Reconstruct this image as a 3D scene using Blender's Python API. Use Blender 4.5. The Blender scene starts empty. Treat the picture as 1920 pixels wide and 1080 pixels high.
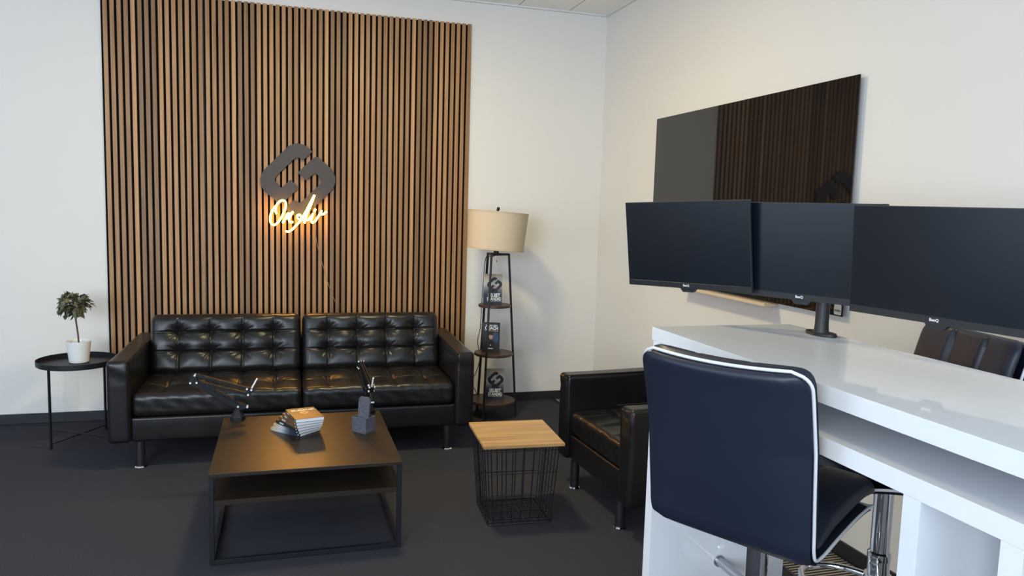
import bpy, bmesh, math, random
from mathutils import Vector, Matrix
PI = math.pi
random.seed(11)
SC = bpy.context.scene
COL = SC.collection

# ------------------------------------------------------------------ camera
cam_d = bpy.data.cameras.new('camera')
cam_d.sensor_fit = 'HORIZONTAL'; cam_d.sensor_width = 36.0
cam_d.lens = 1417.69 * 36.0 / 1920.0
cam_d.clip_start = 0.05; cam_d.clip_end = 60
cam = bpy.data.objects.new('camera', cam_d); COL.objects.link(cam)
cam.location = (-2.35444, -5.49372, 1.48068)
cam.rotation_euler = (1.4661, -0.0290, -0.2903)
SC.camera = cam

# ------------------------------------------------------------------ world, lights, exposure
wd = bpy.data.worlds.new('world'); SC.world = wd; wd.use_nodes = True
bgn = wd.node_tree.nodes['Background']
bgn.inputs[0].default_value = (0.62, 0.78, 1.0, 1); bgn.inputs[1].default_value = 1.5
SC.view_settings.view_transform = 'Standard'
SC.view_settings.look = 'None'
SC.view_settings.gamma = 1.0
SC.view_settings.use_curve_mapping = False
SC.view_settings.exposure = -0.09
NEON_S = 140.0

def area(name, loc, target, sx, sy, power, color, spread=180):
    d = bpy.data.lights.new(name, 'AREA'); d.shape = 'RECTANGLE'; d.size = sx; d.size_y = sy
    d.energy = power; d.color = color; d.spread = math.radians(spread)
    o = bpy.data.objects.new(name, d); COL.objects.link(o); o.location = loc
    o.rotation_euler = (Vector(target) - Vector(loc)).to_track_quat('-Z', 'Y').to_euler()
    return o
# daylight through the two windows behind the camera and an added, unseen one in the left wall
area('window_daylight', (-4.6, -7.12, 1.75), (-4.4, 0, 1.3), 2.0, 1.7, 186, (0.765, 0.885, 1.0))
area('window_daylight', (-1.5, -7.12, 1.75), (-1.5, 0, 1.2), 2.0, 1.7, 40, (0.62, 0.78, 1.0))
area('window_daylight', (-6.12, -3.6, 1.6), (0, -3.6, 1.6), 2.6, 1.8, 46, (0.63, 0.80, 1.0))  # added daylight from the left, brightens the floor on that side
# warm ceiling lamp above the seating
area('ceiling_lamp_light', (-1.85, -1.75, 2.92), (-1.85, -1.75, 0), 0.30, 0.30, 43, (1.0, 0.85, 0.46))

# ------------------------------------------------------------------ materials
def nd(nt, t, **kw):
    n = nt.nodes.new(t)
    for k, v in kw.items(): setattr(n, k, v)
    return n
def mat(name, col, rough=0.5, metal=0.0, spec=0.5, coat=0.0, emit=None, emit_s=0.0,
        var=0.0, var_scale=30, bump=0.0, bump_scale=200, bump_dist=0.002, stretch=None, rvar=0.0):
    m = bpy.data.materials.new(name); m.use_nodes = True; nt = m.node_tree
    b = nt.nodes['Principled BSDF']
    b.inputs['Base Color'].default_value = (*col, 1); b.inputs['Roughness'].default_value = rough
    b.inputs['Metallic'].default_value = metal; b.inputs['Specular IOR Level'].default_value = spec
    b.inputs['Coat Weight'].default_value = coat; b.inputs['Coat Roughness'].default_value = 0.05
    if emit:
        b.inputs['Emission Color'].default_value = (*emit, 1); b.inputs['Emission Strength'].default_value = emit_s
    tc = nd(nt, 'ShaderNodeTexCoord')
    src = tc.outputs['Object']
    if stretch:
        mp = nd(nt, 'ShaderNodeMapping'); mp.inputs['Scale'].default_value = stretch
        nt.links.new(src, mp.inputs['Vector']); src = mp.outputs['Vector']
    n1 = nd(nt, 'ShaderNodeTexNoise'); n1.inputs['Scale'].default_value = var_scale; n1.inputs['Detail'].default_value = 4
    nt.links.new(src, n1.inputs['Vector'])
    if var > 0:
        mx = nd(nt, 'ShaderNodeMix', data_type='RGBA')
        mx.inputs['A'].default_value = (*[c * (1 - var) for c in col], 1)
        mx.inputs['B'].default_value = (*[min(1, c * (1 + var)) for c in col], 1)
        nt.links.new(n1.outputs['Fac'], mx.inputs['Factor']); nt.links.new(mx.outputs['Result'], b.inputs['Base Color'])
    if rvar > 0:
        mr = nd(nt, 'ShaderNodeMapRange'); mr.inputs['To Min'].default_value = rough - rvar; mr.inputs['To Max'].default_value = rough + rvar
        nt.links.new(n1.outputs['Fac'], mr.inputs['Value']); nt.links.new(mr.outputs['Result'], b.inputs['Roughness'])
    if bump > 0:
        n2 = nd(nt, 'ShaderNodeTexNoise'); n2.inputs['Scale'].default_value = bump_scale; n2.inputs['Detail'].default_value = 3
        nt.links.new(src, n2.inputs['Vector'])
        bp = nd(nt, 'ShaderNodeBump'); bp.inputs['Strength'].default_value = bump; bp.inputs['Distance'].default_value = bump_dist
        nt.links.new(n2.outputs['Fac'], bp.inputs['Height']); nt.links.new(bp.outputs['Normal'], b.inputs['Normal'])
    return m

M = {}
M['wall'] = mat('wall_paint', (0.765, 0.73, 0.685), 0.85, var=0.012, var_scale=3, bump=0.12, bump_scale=350, bump_dist=0.001)
M['carpet'] = mat('dark_carpet', (0.044, 0.044, 0.054), 0.95, spec=0.1, var=0.35, var_scale=160, bump=0.6, bump_scale=420, bump_dist=0.004)
M['skirting'] = mat('dark_skirting', (0.014, 0.015, 0.02), 0.55)
M['trim'] = mat('ceiling_trim', (0.72, 0.71, 0.69), 0.5)
M['leather'] = mat('black_leather', (0.0095, 0.0085, 0.0085), 0.31, spec=0.40, var=0.25, var_scale=9, bump=0.35, bump_scale=260, bump_dist=0.0012, rvar=0.07)
M['vinyl'] = mat('navy_black_vinyl', (0.010, 0.0145, 0.030), 0.42, bump=0.2, bump_scale=320, bump_dist=0.0008)
M['felt'] = mat('black_felt', (0.005, 0.005, 0.006), 0.95, spec=0.1)
M['gray_felt'] = mat('gray_felt', (0.095, 0.095, 0.112), 0.95, spec=0.1, var=0.75, var_scale=110, bump=0.5, bump_scale=300)
M['black_metal'] = mat('black_powder_metal', (0.009, 0.010, 0.013), 0.45, spec=0.35, bump=0.1, bump_scale=600, bump_dist=0.0005)
M['mic_black'] = mat('matte_black_arm', (0.006, 0.006, 0.008), 0.5, spec=0.3)
M['wire'] = mat('basket_wire', (0.035, 0.035, 0.04), 0.30, metal=0.7)
M['tabletop'] = mat('black_table_lacquer', (0.021, 0.014, 0.009), 0.39, spec=0.42, bump=0.08, bump_scale=500, bump_dist=0.0005)
M['chrome'] = mat('chrome', (0.78, 0.79, 0.82), 0.08, metal=1.0)
M['steel'] = mat('dark_steel', (0.10, 0.10, 0.115), 0.30, metal=0.9)
M['satin'] = mat('satin_aluminium', (0.50, 0.50, 0.52), 0.35, metal=0.9)
M['gloss_white'] = mat('white_high_gloss', (0.85, 0.87, 0.91), 0.045, coat=0.0)
M['piping'] = mat('white_piping', (0.75, 0.76, 0.78), 0.25, spec=0.7)
M['sign'] = mat('bronze_sign', (0.048, 0.037, 0.034), 0.55, var=0.1, var_scale=200)
M['neon'] = mat('neon_tube', (0.9, 0.8, 0.5), 0.4, emit=(1.0, 0.45, 0.085), emit_s=NEON_S)
M['neon_sleeve'] = mat('neon_glowing_silicone', (0.8, 0.6, 0.1), 0.5, emit=(1.0, 0.68, 0.012), emit_s=6.0)  # yellow bloom around the neon, put in as an added glowing tube
M['neon_jacket'] = mat('neon_white_jacket', (0.75, 0.72, 0.66), 0.5)
M['cord'] = mat('thin_cord', (0.30, 0.20, 0.12), 0.5)
M['black_cord'] = mat('black_cord', (0.012, 0.012, 0.013), 0.5)
M['screen'] = mat('monitor_screen', (0.004, 0.0065, 0.012), 0.28, spec=0.35)
M['plastic'] = mat('black_plastic', (0.012, 0.0125, 0.015), 0.42)
M['print_white'] = mat('white_print', (0.78, 0.78, 0.78), 0.5)
M['print_gray'] = mat('gray_print', (0.42, 0.43, 0.45), 0.5)
M['glassboard'] = mat('black_glass_board', (0.006, 0.006, 0.007), 0.03, spec=0.6)
M['cream'] = mat('cream_tray', (0.72, 0.56, 0.38), 0.5)
M['pot'] = mat('white_ceramic', (0.78, 0.77, 0.75), 0.25)
M['soil'] = mat('soil', (0.05, 0.035, 0.025), 0.95, bump=0.8, bump_scale=120, bump_dist=0.004)
M['bark'] = mat('bark', (0.09, 0.055, 0.035), 0.8, var=0.4, var_scale=80)
M['leaf'] = mat('olive_leaf', (0.115, 0.112, 0.062), 0.45, var=0.5, var_scale=26)
M['shade'] = mat('lamp_linen', (0.62, 0.50, 0.36), 0.9, spec=0.1, var=0.08, var_scale=260, bump=0.25, bump_scale=500, bump_dist=0.0008)
M['shade_band'] = mat('lamp_linen_band', (0.56, 0.44, 0.31), 0.9, spec=0.1)
M['dark_wood'] = mat('walnut_shelf', (0.050, 0.026, 0.018), 0.42, var=0.4, var_scale=12, stretch=(1, 8, 1))
M['pages'] = mat('book_pages', (0.74, 0.75, 0.77), 0.8, var=0.12, var_scale=60, stretch=(1, 1, 14))
M['cover_black'] = mat('black_book_cover', (0.014, 0.012, 0.012), 0.38)
M['cover_brown'] = mat('brown_book_cover', (0.12, 0.066, 0.032), 0.34, var=0.25, var_scale=14)
M['gold'] = mat('gold_print', (0.70, 0.42, 0.14), 0.4)
M['skin'] = mat('printed_face', (0.50, 0.30, 0.21), 0.5)
M['print_blue'] = mat('blue_print', (0.025, 0.05, 0.12), 0.45, var=0.5, var_scale=40)
M['print_black'] = mat('black_print', (0.012, 0.012, 0.013), 0.45)
M['print_tan'] = mat('tan_print', (0.45, 0.28, 0.12), 0.5)
M['grille'] = mat('grille_slat', (0.42, 0.36, 0.30), 0.45, metal=0.4)
M['dark_gap'] = mat('dark_recess', (0.006, 0.006, 0.006), 0.9)
M['bead'] = mat('wood_bead', (0.22, 0.10, 0.05), 0.4)

# oak table top with long grain
def wood_mat(name, c1, c2, c3, scale, rough=0.5, island=0.0, knots=False):
    m = bpy.data.materials.new(name); m.use_nodes = True; nt = m.node_tree; b = nt.nodes['Principled BSDF']
    b.inputs['Roughness'].default_value = rough
    tc = nd(nt, 'ShaderNodeTexCoord'); mp = nd(nt, 'ShaderNodeMapping'); mp.inputs['Scale'].default_value = scale
    nt.links.new(tc.outputs['Object'], mp.inputs['Vector'])
    vec = mp.outputs['Vector']
    geo = nd(nt, 'ShaderNodeNewGeometry')
    if island > 0:
        off = nd(nt, 'ShaderNodeVectorMath', operation='ADD'); cmb = nd(nt, 'ShaderNodeCombineXYZ')
        ml = nd(nt, 'ShaderNodeMath', operation='MULTIPLY'); ml.inputs[1].default_value = 37.0
        nt.links.new(geo.outputs['Random Per Island'], ml.inputs[0])
        nt.links.new(ml.outputs[0], cmb.inputs[0]); nt.links.new(ml.outputs[0], cmb.inputs[2])
        nt.links.new(vec, off.inputs[0]); nt.links.new(cmb.outputs[0], off.inputs[1]); vec = off.outputs[0]
    n = nd(nt, 'ShaderNodeTexNoise'); n.inputs['Scale'].default_value = 1; n.inputs['Detail'].default_value = 6
    n.inputs['Distortion'].default_value = 0.6
    nt.links.new(vec, n.inputs['Vector'])
    cr = nd(nt, 'ShaderNodeValToRGB')
    cr.color_ramp.elements[0].position = 0.30; cr.color_ramp.elements[0].color = (*c1, 1)
    cr.color_ramp.elements[1].position = 0.70; cr.color_ramp.elements[1].color = (*c3, 1)
    e = cr.color_ramp.elements.new(0.5); e.color = (*c2, 1)
    nt.links.new(n.outputs['Fac'], cr.inputs['Fac'])
    out = cr.outputs['Color']
    if island > 0:
        mr = nd(nt, 'ShaderNodeMapRange'); mr.inputs['To Min'].default_value = 1 - island; mr.inputs['To Max'].default_value = 1 + island
        nt.links.new(geo.outputs['Random Per Island'], mr.inputs['Value'])
        vm = nd(nt, 'ShaderNodeVectorMath', operation='SCALE')
        nt.links.new(out, vm.inputs[0]); nt.links.new(mr.outputs['Result'], vm.inputs['Scale']); out = vm.outputs[0]
    nt.links.new(out, b.inputs['Base Color'])
    return m
M['slat'] = wood_mat('oak_slat', (0.26, 0.122, 0.042), (0.35, 0.176, 0.066), (0.44, 0.240, 0.100), (60, 60, 1.6), 0.5, island=0.34)
M['oak'] = wood_mat('oak_board', (0.36, 0.19, 0.07), (0.50, 0.29, 0.11), (0.58, 0.36, 0.15), (2.2, 26, 6), 0.4)

# ceiling tiles: thin dark joints, built into the ceiling's own material
def ceiling_mat():
    m = bpy.data.materials.new('ceiling_tiles'); m.use_nodes = True; nt = m.node_tree; b = nt.nodes['Principled BSDF']
    b.inputs['Roughness'].default_value = 0.9
    tc = nd(nt, 'ShaderNodeTexCoord'); sp = nd(nt, 'ShaderNodeSeparateXYZ'); nt.links.new(tc.outputs['Object'], sp.inputs[0])
    def joint(sock, pitch, off):
        a = nd(nt, 'ShaderNodeMath', operation='ADD'); a.inputs[1].default_value = off; nt.links.new(sock, a.inputs[0])
        p = nd(nt, 'ShaderNodeMath', operation='PINGPONG'); p.inputs[1].default_value = pitch / 2; nt.links.new(a.outputs[0], p.inputs[0])
        l = nd(nt, 'ShaderNodeMath', operation='LESS_THAN'); l.inputs[1].default_value = 0.0025; nt.links.new(p.outputs[0], l.inputs[0])
        return l.outputs[0]
    jx = joint(sp.outputs[0], 0.395, 0.317); jy = joint(sp.outputs[1], 1.2, 0.0)
    mxm = nd(nt, 'ShaderNodeMath', operation='MAXIMUM'); nt.links.new(jx, mxm.inputs[0]); nt.links.new(jy, mxm.inputs[1])
    mx = nd(nt, 'ShaderNodeMix', data_type='RGBA')
    mx.inputs['A'].default_value = (0.90, 0.885, 0.845, 1); mx.inputs['B'].default_value = (0.10, 0.10, 0.095, 1)
    nt.links.new(mxm.outputs[0], mx.inputs['Factor']); nt.links.new(mx.outputs['Result'], b.inputs['Base Color'])
    return m
M['ceiling'] = ceiling_mat()

# printed cover: a tone running from light sky to dark foot is the printed artwork itself
def cover_mat(name, axis, lo, hi):
    m = bpy.data.materials.new(name); m.use_nodes = True; nt = m.node_tree; b = nt.nodes['Principled BSDF']
    b.inputs['Roughness'].default_value = 0.35
    tc = nd(nt, 'ShaderNodeTexCoord'); sp = nd(nt, 'ShaderNodeSeparateXYZ'); nt.links.new(tc.outputs['Object'], sp.inputs[0])
    mr = nd(nt, 'ShaderNodeMapRange'); mr.inputs['From Min'].default_value = lo; mr.inputs['From Max'].default_value = hi
    nt.links.new(sp.outputs[axis], mr.inputs['Value'])
    cr = nd(nt, 'ShaderNodeValToRGB'); el = cr.color_ramp.elements
    el[0].position = 0.0; el[0].color = (0.012, 0.014, 0.022, 1)
    el[1].position = 1.0; el[1].color = (0.34, 0.24, 0.13, 1)
    for p, c in ((0.33, (0.022, 0.028, 0.045)), (0.48, (0.12, 0.13, 0.17)), (0.66, (0.46, 0.45, 0.44)), (0.88, (0.44, 0.38, 0.28))):
        e = el.new(p); e.color = (*c, 1)
    nt.links.new(mr.outputs['Result'], cr.inputs['Fac']); nt.links.new(cr.outputs['Color'], b.inputs['Base Color'])
    return m
M['cover_print'] = cover_mat('printed_book_cover', 2, 0.0, 0.215)
M['cover_flat_print'] = cover_mat('printed_flat_book_cover', 1, -0.096, 0.096)

# ------------------------------------------------------------------ mesh helpers
def BM(): return bmesh.new()
def obj(name, bm, m, parent=None, smooth=True, angle=35):
    me = bpy.data.meshes.new(name); bmesh.ops.recalc_face_normals(bm, faces=bm.faces[:])
    bm.to_mesh(me); bm.free()
    ms = m if isinstance(m, (list, tuple)) else [m]
    for x in ms: me.materials.append(x)
    if smooth:
        for p in me.polygons: p.use_smooth = True
        me.set_sharp_from_angle(angle=math.radians(angle))
    o = bpy.data.objects.new(name, me); COL.objects.link(o)
    if smooth and angle == 35:
        w = o.modifiers.new('weighted_normal', 'WEIGHTED_NORMAL'); w.keep_sharp = True; w.weight = 100
    if parent: o.parent = parent
    return o
def thing(name, label, cat, loc=(0, 0, 0), rotz=0, group=None):
    o = bpy.data.objects.new(name, None); o.empty_display_size = 0.1; COL.objects.link(o)
    o.location = loc; o.rotation_euler = (0, 0, rotz); return tag(o, label, cat, group)
def tag(o, label, cat, group=None):
    o['label'] = label; o['category'] = cat
    if group: o['group'] = group
    return o
def struct(name, bm, m, parent=None, smooth=False):
    o = obj(name, bm, m, parent, smooth)
    if not parent: o['kind'] = 'structure'
    return o
def box(bm, x0, x1, y0, y1, z0, z1, bev=0.0, seg=2, mi=0, mtx=None):
    vs = [bm.verts.new((x, y, z)) for x in (x0, x1) for y in (y0, y1) for z in (z0, z1)]
    fs = [bm.faces.new([vs[i] for i in q]) for q in ((0, 1, 3, 2), (4, 6, 7, 5), (0, 4, 5, 1), (2, 3, 7, 6), (0, 2, 6, 4), (1, 5, 7, 3))]
    allv = set(vs)
    for f in fs: f.material_index = mi
    if bev > 0:
        es = list({e for f in fs for e in f.edges})
        r = bmesh.ops.bevel(bm, geom=es, offset=bev, segments=seg, affect='EDGES', profile=0.5)
        allv = set(r['verts']) | {v for v in vs if v.is_valid}
        for f in r['faces']: f.material_index = mi
    if mtx is not None:
        bmesh.ops.transform(bm, matrix=mtx, verts=[v for v in allv if v.is_valid])
def frame_axes(d):
    d = d.normalized(); a = Vector((0, 0, 1)) if abs(d.z) < 0.9 else Vector((1, 0, 0))
    u = d.cross(a).normalized(); return u, d.cross(u).normalized()
def tube(bm, pts, r, n=10, closed=False, caps=True, mi=0):
    pts = [Vector(p) for p in pts]; N = len(pts); rings = []
    u = None
    for i, p in enumerate(pts):
        if closed: d = pts[(i + 1) % N] - pts[i - 1]
        else: d = pts[min(i + 1, N - 1)] - pts[max(i - 1, 0)]
        d = d.normalized()
        if u is None: u, v = frame_axes(d)
        else:
            u = (u - d * u.dot(d))
            u = u.normalized() if u.length > 1e-6 else frame_axes(d)[0]
            v = d.cross(u).normalized()
        rr = r[i] if isinstance(r, (list, tuple)) else r
        rings.append([bm.verts.new(p + (u * math.cos(2 * PI * k / n) + v * math.sin(2 * PI * k / n)) * rr) for k in range(n)])
    for i in range(N if closed else N - 1):
        a, b = rings[i], rings[(i + 1) % N]
        sh = 0
        if closed and i == N - 1:
            sh = min(range(n), key=lambda s: sum((a[k].co - b[(k + s) % n].co).length for k in range(n)))
        for k in range(n):
            f = bm.faces.new((a[k], a[(k + 1) % n], b[(k + 1 + sh) % n], b[(k + sh) % n])); f.material_index = mi
    if caps and not closed:
        for rg in (rings[0], rings[-1]):
            f = bm.faces.new(rg); f.material_index = mi
def lathe(bm, prof, n=32, c=(0, 0, 0), mi=0, close=True):
    rings = []
    for r, z in prof:
        if r < 1e-6: rings.append([bm.verts.new((c[0], c[1], c[2] + z))])
        else: rings.append([bm.verts.new((c[0] + r * math.cos(2 * PI * k / n), c[1] + r * math.sin(2 * PI * k / n), c[2] + z)) for k in range(n)])
    for a, b in zip(rings[:-1], rings[1:]):
        for k in range(n):
            if len(a) == 1 and len(b) == 1: continue
            if len(a) == 1: f = bm.faces.new((a[0], b[k], b[(k + 1) % n]))
            elif len(b) == 1: f = bm.faces.new((a[k], a[(k + 1) % n], b[0]))
            else: f = bm.faces.new((a[k], a[(k + 1) % n], b[(k + 1) % n], b[k]))
            f.material_index = mi
    if close:
        for rg in (rings[0], rings[-1]):
            if len(rg) > 2: bm.faces.new(rg).material_index = mi
def prism(bm, poly, origin, ux, uy, depth, mi=0, bev=0.0):
    """polygon poly (2D) in the plane origin+ux,uy, extruded by the vector depth"""
    o = Vector(origin); ux = Vector(ux); uy = Vector(uy); d = Vector(depth)
    a = [bm.verts.new(o + ux * p[0] + uy * p[1]) for p in poly]
    b = [bm.verts.new(v.co + d) for v in a]
    f1 = bm.faces.new(a); f2 = bm.faces.new(list(reversed(b))); n = len(a); fs = [f1, f2]
    for i in range(n): fs.append(bm.faces.new((a[i], b[i], b[(i + 1) % n], a[(i + 1) % n])))
    for f in fs: f.material_index = mi
    if bev > 0:
        bmesh.ops.bevel(bm, geom=list(f1.edges) + list(f2.edges), offset=bev, segments=2, affect='EDGES')
def smooth_path(pts, sub=6, closed=False):
    P = [Vector(p) for p in pts]; n = len(P); out = []
    for i in range(n if closed else n - 1):
        p0 = P[(i - 1) % n] if closed or i > 0 else P[0] * 2 - P[1]
        p1 = P[i]; p2 = P[(i + 1) % n]
        p3 = P[(i + 2) % n] if closed or i + 2 < n else P[-1] * 2 - P[-2]
        for k in range(sub):
            t = k / sub
            out.append(0.5 * ((2 * p1) + (p2 - p0) * t + (2 * p0 - 5 * p1 + 4 * p2 - p3) * t * t + (3 * p1 - p0 - 3 * p2 + p3) * t ** 3))
    if not closed: out.append(P[-1])
    return out
def rod(bm, a, b, r, n=8): tube(bm, [a, b], r, n)
def bar(bm, a, b, w, h, up=(0, 0, 1)):
    """rectangular bar from a to b; w across, h along up"""
    a = Vector(a); b = Vector(b); d = (b - a).normalized(); up = Vector(up)
    s = d.cross(up).normalized(); t = s.cross(d).normalized()
    vs = [bm.verts.new(p + s * i * w / 2 + t * j * h / 2) for p in (a, b) for i, j in ((-1, -1), (1, -1), (1, 1), (-1, 1))]
    for q in ((0, 3, 2, 1), (4, 5, 6, 7), (0, 1, 5, 4), (1, 2, 6, 5), (2, 3, 7, 6), (3, 0, 4, 7)): bm.faces.new([vs[i] for i in q])
def text_bm(s, size, bold=0.0, depth=0.0004, spacing=1.0, align='CENTER'):
    cu = bpy.data.curves.new('lettering', 'FONT'); cu.body = s; cu.size = size; cu.offset = bold
    cu.extrude = depth; cu.align_x = align; cu.align_y = 'CENTER'; cu.space_character = spacing; cu.resolution_u = 3
    o = bpy.data.objects.new('lettering', cu); COL.objects.link(o)
    dg = bpy.context.evaluated_depsgraph_get(); dg.update()
    me = bpy.data.meshes.new_from_object(o.evaluated_get(dg))
    bm = BM(); bm.from_mesh(me)
    bpy.data.objects.remove(o); bpy.data.curves.remove(cu); bpy.data.meshes.remove(me)
    return bm
def merge(dst, src, mtx, mi=0, sx=1.0):
    bmesh.ops.transform(src, matrix=mtx @ Matrix.Diagonal((sx, 1, 1, 1)), verts=src.verts[:])
    me = bpy.data.meshes.new('tmp'); src.to_mesh(me); src.free()
    k = len(dst.faces); dst.from_mesh(me); bpy.data.meshes.remove(me)
    dst.faces.ensure_lookup_table()
    for f in dst.faces[k:]: f.material_index = mi
def basis(o, x, y, z):
    m = Matrix.Identity(4)
    for i, a in enumerate((x, y, z)):
        for j in range(3): m[j][i] = a[j]
    for j in range(3): m[j][3] = o[j]
    return m
def copy_tree(o, parent=None):
    c = o.copy(); COL.objects.link(c)
    if parent: c.parent = parent
    for ch in list(o.children): copy_tree(ch, c)
    return c

# soft box: a box whose surface is rounded with radius r, subdivided, then pushed by a function
def soft_box(sx, sy, sz, r, nx, ny, nz, push=None):
    bm = BM(); H = Vector((sx / 2, sy / 2, sz / 2)); I = Vector((max(H.x - r, 1e-4), max(H.y - r, 1e-4), max(H.z - r, 1e-4)))
    def coords(h, i, n):
        # denser near the rounded ends
        out = [-h + (h - i) * k / 4 for k in range(4)]
        out += [-i + 2 * i * k / n for k in range(n + 1)]
        out += [i + (h - i) * k / 4 for k in range(1, 5)]
        return out
    X, Y, Z = coords(H.x, I.x, nx), coords(H.y, I.y, ny), coords(H.z, I.z, nz)
    vmap = {}
    def V(i, j, k):
        key = (i, j, k)
        if key not in vmap:
            q = Vector((X[i], Y[j], Z[k])); inn = Vector([max(-I[a], min(I[a], q[a])) for a in range(3)])
            d = q - inn
            # cube-to-sphere style direction for an even round
            p = inn + d.normalized() * r if d.length > 1e-9 else q
            vmap[key] = bm.verts.new(p)
        return vmap[key]
    a, b, c = len(X) - 1, len(Y) - 1, len(Z) - 1
    for i in range(a):
        for j in range(b):
            for k, fl in ((0, 1), (c, 0)):
                f = [V(i, j, k), V(i + 1, j, k), V(i + 1, j + 1, k), V(i, j + 1, k)]; bm.faces.new(f[::-1] if fl else f)
    for i in range(a):
        for k in range(c):
            for j, fl in ((0, 0), (b, 1)):
                f = [V(i, j, k), V(i + 1, j, k), V(i + 1, j, k + 1), V(i, j, k + 1)]; bm.faces.new(f[::-1] if fl else f)
    for j in range(b):
        for k in range(c):
            for i, fl in ((0, 1), (a, 0)):
                f = [V(i, j, k), V(i, j + 1, k), V(i, j + 1, k + 1), V(i, j, k + 1)]; bm.faces.new(f[::-1] if fl else f)
    if push:
        for v in bm.verts: v.co = push(v.co.copy())
    return bm
def g(x, s): return math.exp(-(x / s) ** 2)
def wob(x, y, seed=0.0):
    return (math.sin(x * 23.1 + y * 11.7 + seed) + math.sin(x * 41.3 - y * 35.9 + 2.1 * seed) * 0.6 + math.sin(x * 9.7 + y * 57.0 - seed) * 0.4) / 2.0
def tuft_cushion(w, d, t, cols, rows, r=0.035, puff=0.02, dimple=0.026, seed=0.0, groove=0.010, crease=1.0):
    """cushion lying flat: w along x, d along y, thickness t; buttons at cols x rows on the +z face"""
    hz = t / 2
    def push(p):
        if p.z > -hz * 0.9:
            f = max(0.0, min(1.0, (p.z + hz * 0.2) / (hz * 1.2)))
            ex = max(0.0, 1 - (abs(p.x) / (w / 2)) ** 6); ey = max(0.0, 1 - (abs(p.y) / (d / 2)) ** 6)
            e = ex * ey
            dz = puff * max(0, 1 - (2 * p.x / w) ** 2) ** 0.4 * max(0, 1 - (2 * p.y / d) ** 2) ** 0.4
            for cx in cols:
                near = 0.0
                dz -= groove * 0.8 * g(p.x - cx, 0.0065) * e
                dz -= 0.006 * g(p.x - cx, 0.035) * e
            for cy in rows:
                dz -= groove * g(p.y - cy, 0.006) * e
                dz -= 0.008 * g(p.y - cy, 0.035) * e
            for cx in cols:
                for cy in rows:
                    dx, dy = p.x - cx, p.y - cy; q = math.hypot(dx, dy)
                    dz -= dimple * (0.65 * g(q, 0.055) + 0.35 * g(q, 0.022))
                    if q > 1e-4:
                        a = math.atan2(dy, dx)
                        dz += crease * 0.0013 * math.sin(a * 9 + seed + cx * 31 + cy * 17) * g(q - 0.040, 0.022)
                        dz += crease * 0.0009 * math.sin(a * 16 + 3 * seed + cx * 11) * g(q - 0.045, 0.022)
            dz += 0.0022 * wob(p.x, p.y, seed) * e
            p.z += dz * f
        # soft wrinkles on the front edge
        p.y += 0.0014 * wob(p.x * 2.6 + p.z * 2.0, p.z * 2.2, seed + 1.0) * (1 if abs(p.y) > d * 0.45 else 0)
        return p
    return soft_box(w, d, t, r, max(30, int(w / 0.0058)), max(24, int(d / 0.0058)), 8, push)

# ------------------------------------------------------------------ room shell
XL, YF, HC = -6.2, -7.2, 2.961
b = BM(); box(b, XL, 0.0, YF, 0.0, -0.12, 0.0); struct('floor', b, M['carpet'])
b = BM(); box(b, XL, 0.0, YF, 0.0, HC, HC + 0.12); struct('ceiling', b, M['ceiling'])
b = BM(); box(b, XL - 0.12, 0.12, 0.0, 0.12, -0.12, HC + 0.12); struct('wall_back', b, M['wall'])
b = BM(); box(b, 0.0, 0.12, YF, 0.0, -0.12, HC + 0.12); struct('wall_right', b, M['wall'])
b = BM(); box(b, XL - 0.12, XL, YF, 0.0, -0.12, 0.66); box(b, XL - 0.12, XL, YF, 0.0, 2.54, HC + 0.12)
box(b, XL - 0.12, XL, YF, -4.94, 0.66, 2.54); box(b, XL - 0.12, XL, -2.26, 0.0, 0.66, 2.54); struct('wall_left', b, M['wall'])
b = BM()
box(b, XL - 0.12, XL - 0.03, -4.94, -2.26, 0.66, 0.72); box(b, XL - 0.12, XL - 0.03, -4.94, -2.26, 2.48, 2.54)
box(b, XL - 0.12, XL - 0.03, -4.94, -4.88, 0.72, 2.48); box(b, XL - 0.12, XL - 0.03, -2.32, -2.26, 0.72, 2.48)
struct('window_3', b, M['trim'])  # unseen window frame, added with its opening for the left daylight
b = BM()      # front wall with two window openings, behind the camera
y0, y1 = YF - 0.12, YF
wins = [(-5.7, -3.5), (-2.6, -0.4)]
box(b, XL - 0.12, 0.12, y0, y1, -0.12, 0.85); box(b, XL - 0.12, 0.12, y0, y1, 2.65, HC + 0.12)
xs = [XL - 0.12] + [v for w in wins for v in w] + [0.12]
for i in range(0, len(xs), 2): box(b, xs[i], xs[i + 1], y0, y1, 0.85, 2.65)
struct('wall_front', b, M['wall'])
for i, (a, c) in enumerate(wins):
    b = BM(); t = 0.06
    box(b, a, c, y0, y1 - 0.03, 0.85, 0.85 + t); box(b, a, c, y0, y1 - 0.03, 2.65 - t, 2.65)
    box(b, a, a + t, y0, y1 - 0.03, 0.85 + t, 2.65 - t); box(b, c - t, c, y0, y1 - 0.03, 0.85 + t, 2.65 - t)
    struct('window_%d' % (i + 1), b, M['trim'])
HB = 0.065
b = BM(); box(b, XL, 0.0, -0.012, 0.0, 0.0, HB, 0.002); struct('baseboard_back', b, M['skirting'])
b = BM(); box(b, -0.012, 0.0, YF, -0.012, 0.0, HB, 0.002); struct('baseboard_right', b, M['skirting'])
b = BM(); box(b, XL, 0.0, -0.022, 0.0, HC - 0.012, HC, 0.001); struct('trim_1', b, M['trim'])
b = BM(); box(b, -0.022, 0.0, YF, -0.022, HC - 0.012, HC, 0.001); struct('trim_2', b, M['trim'])

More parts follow.
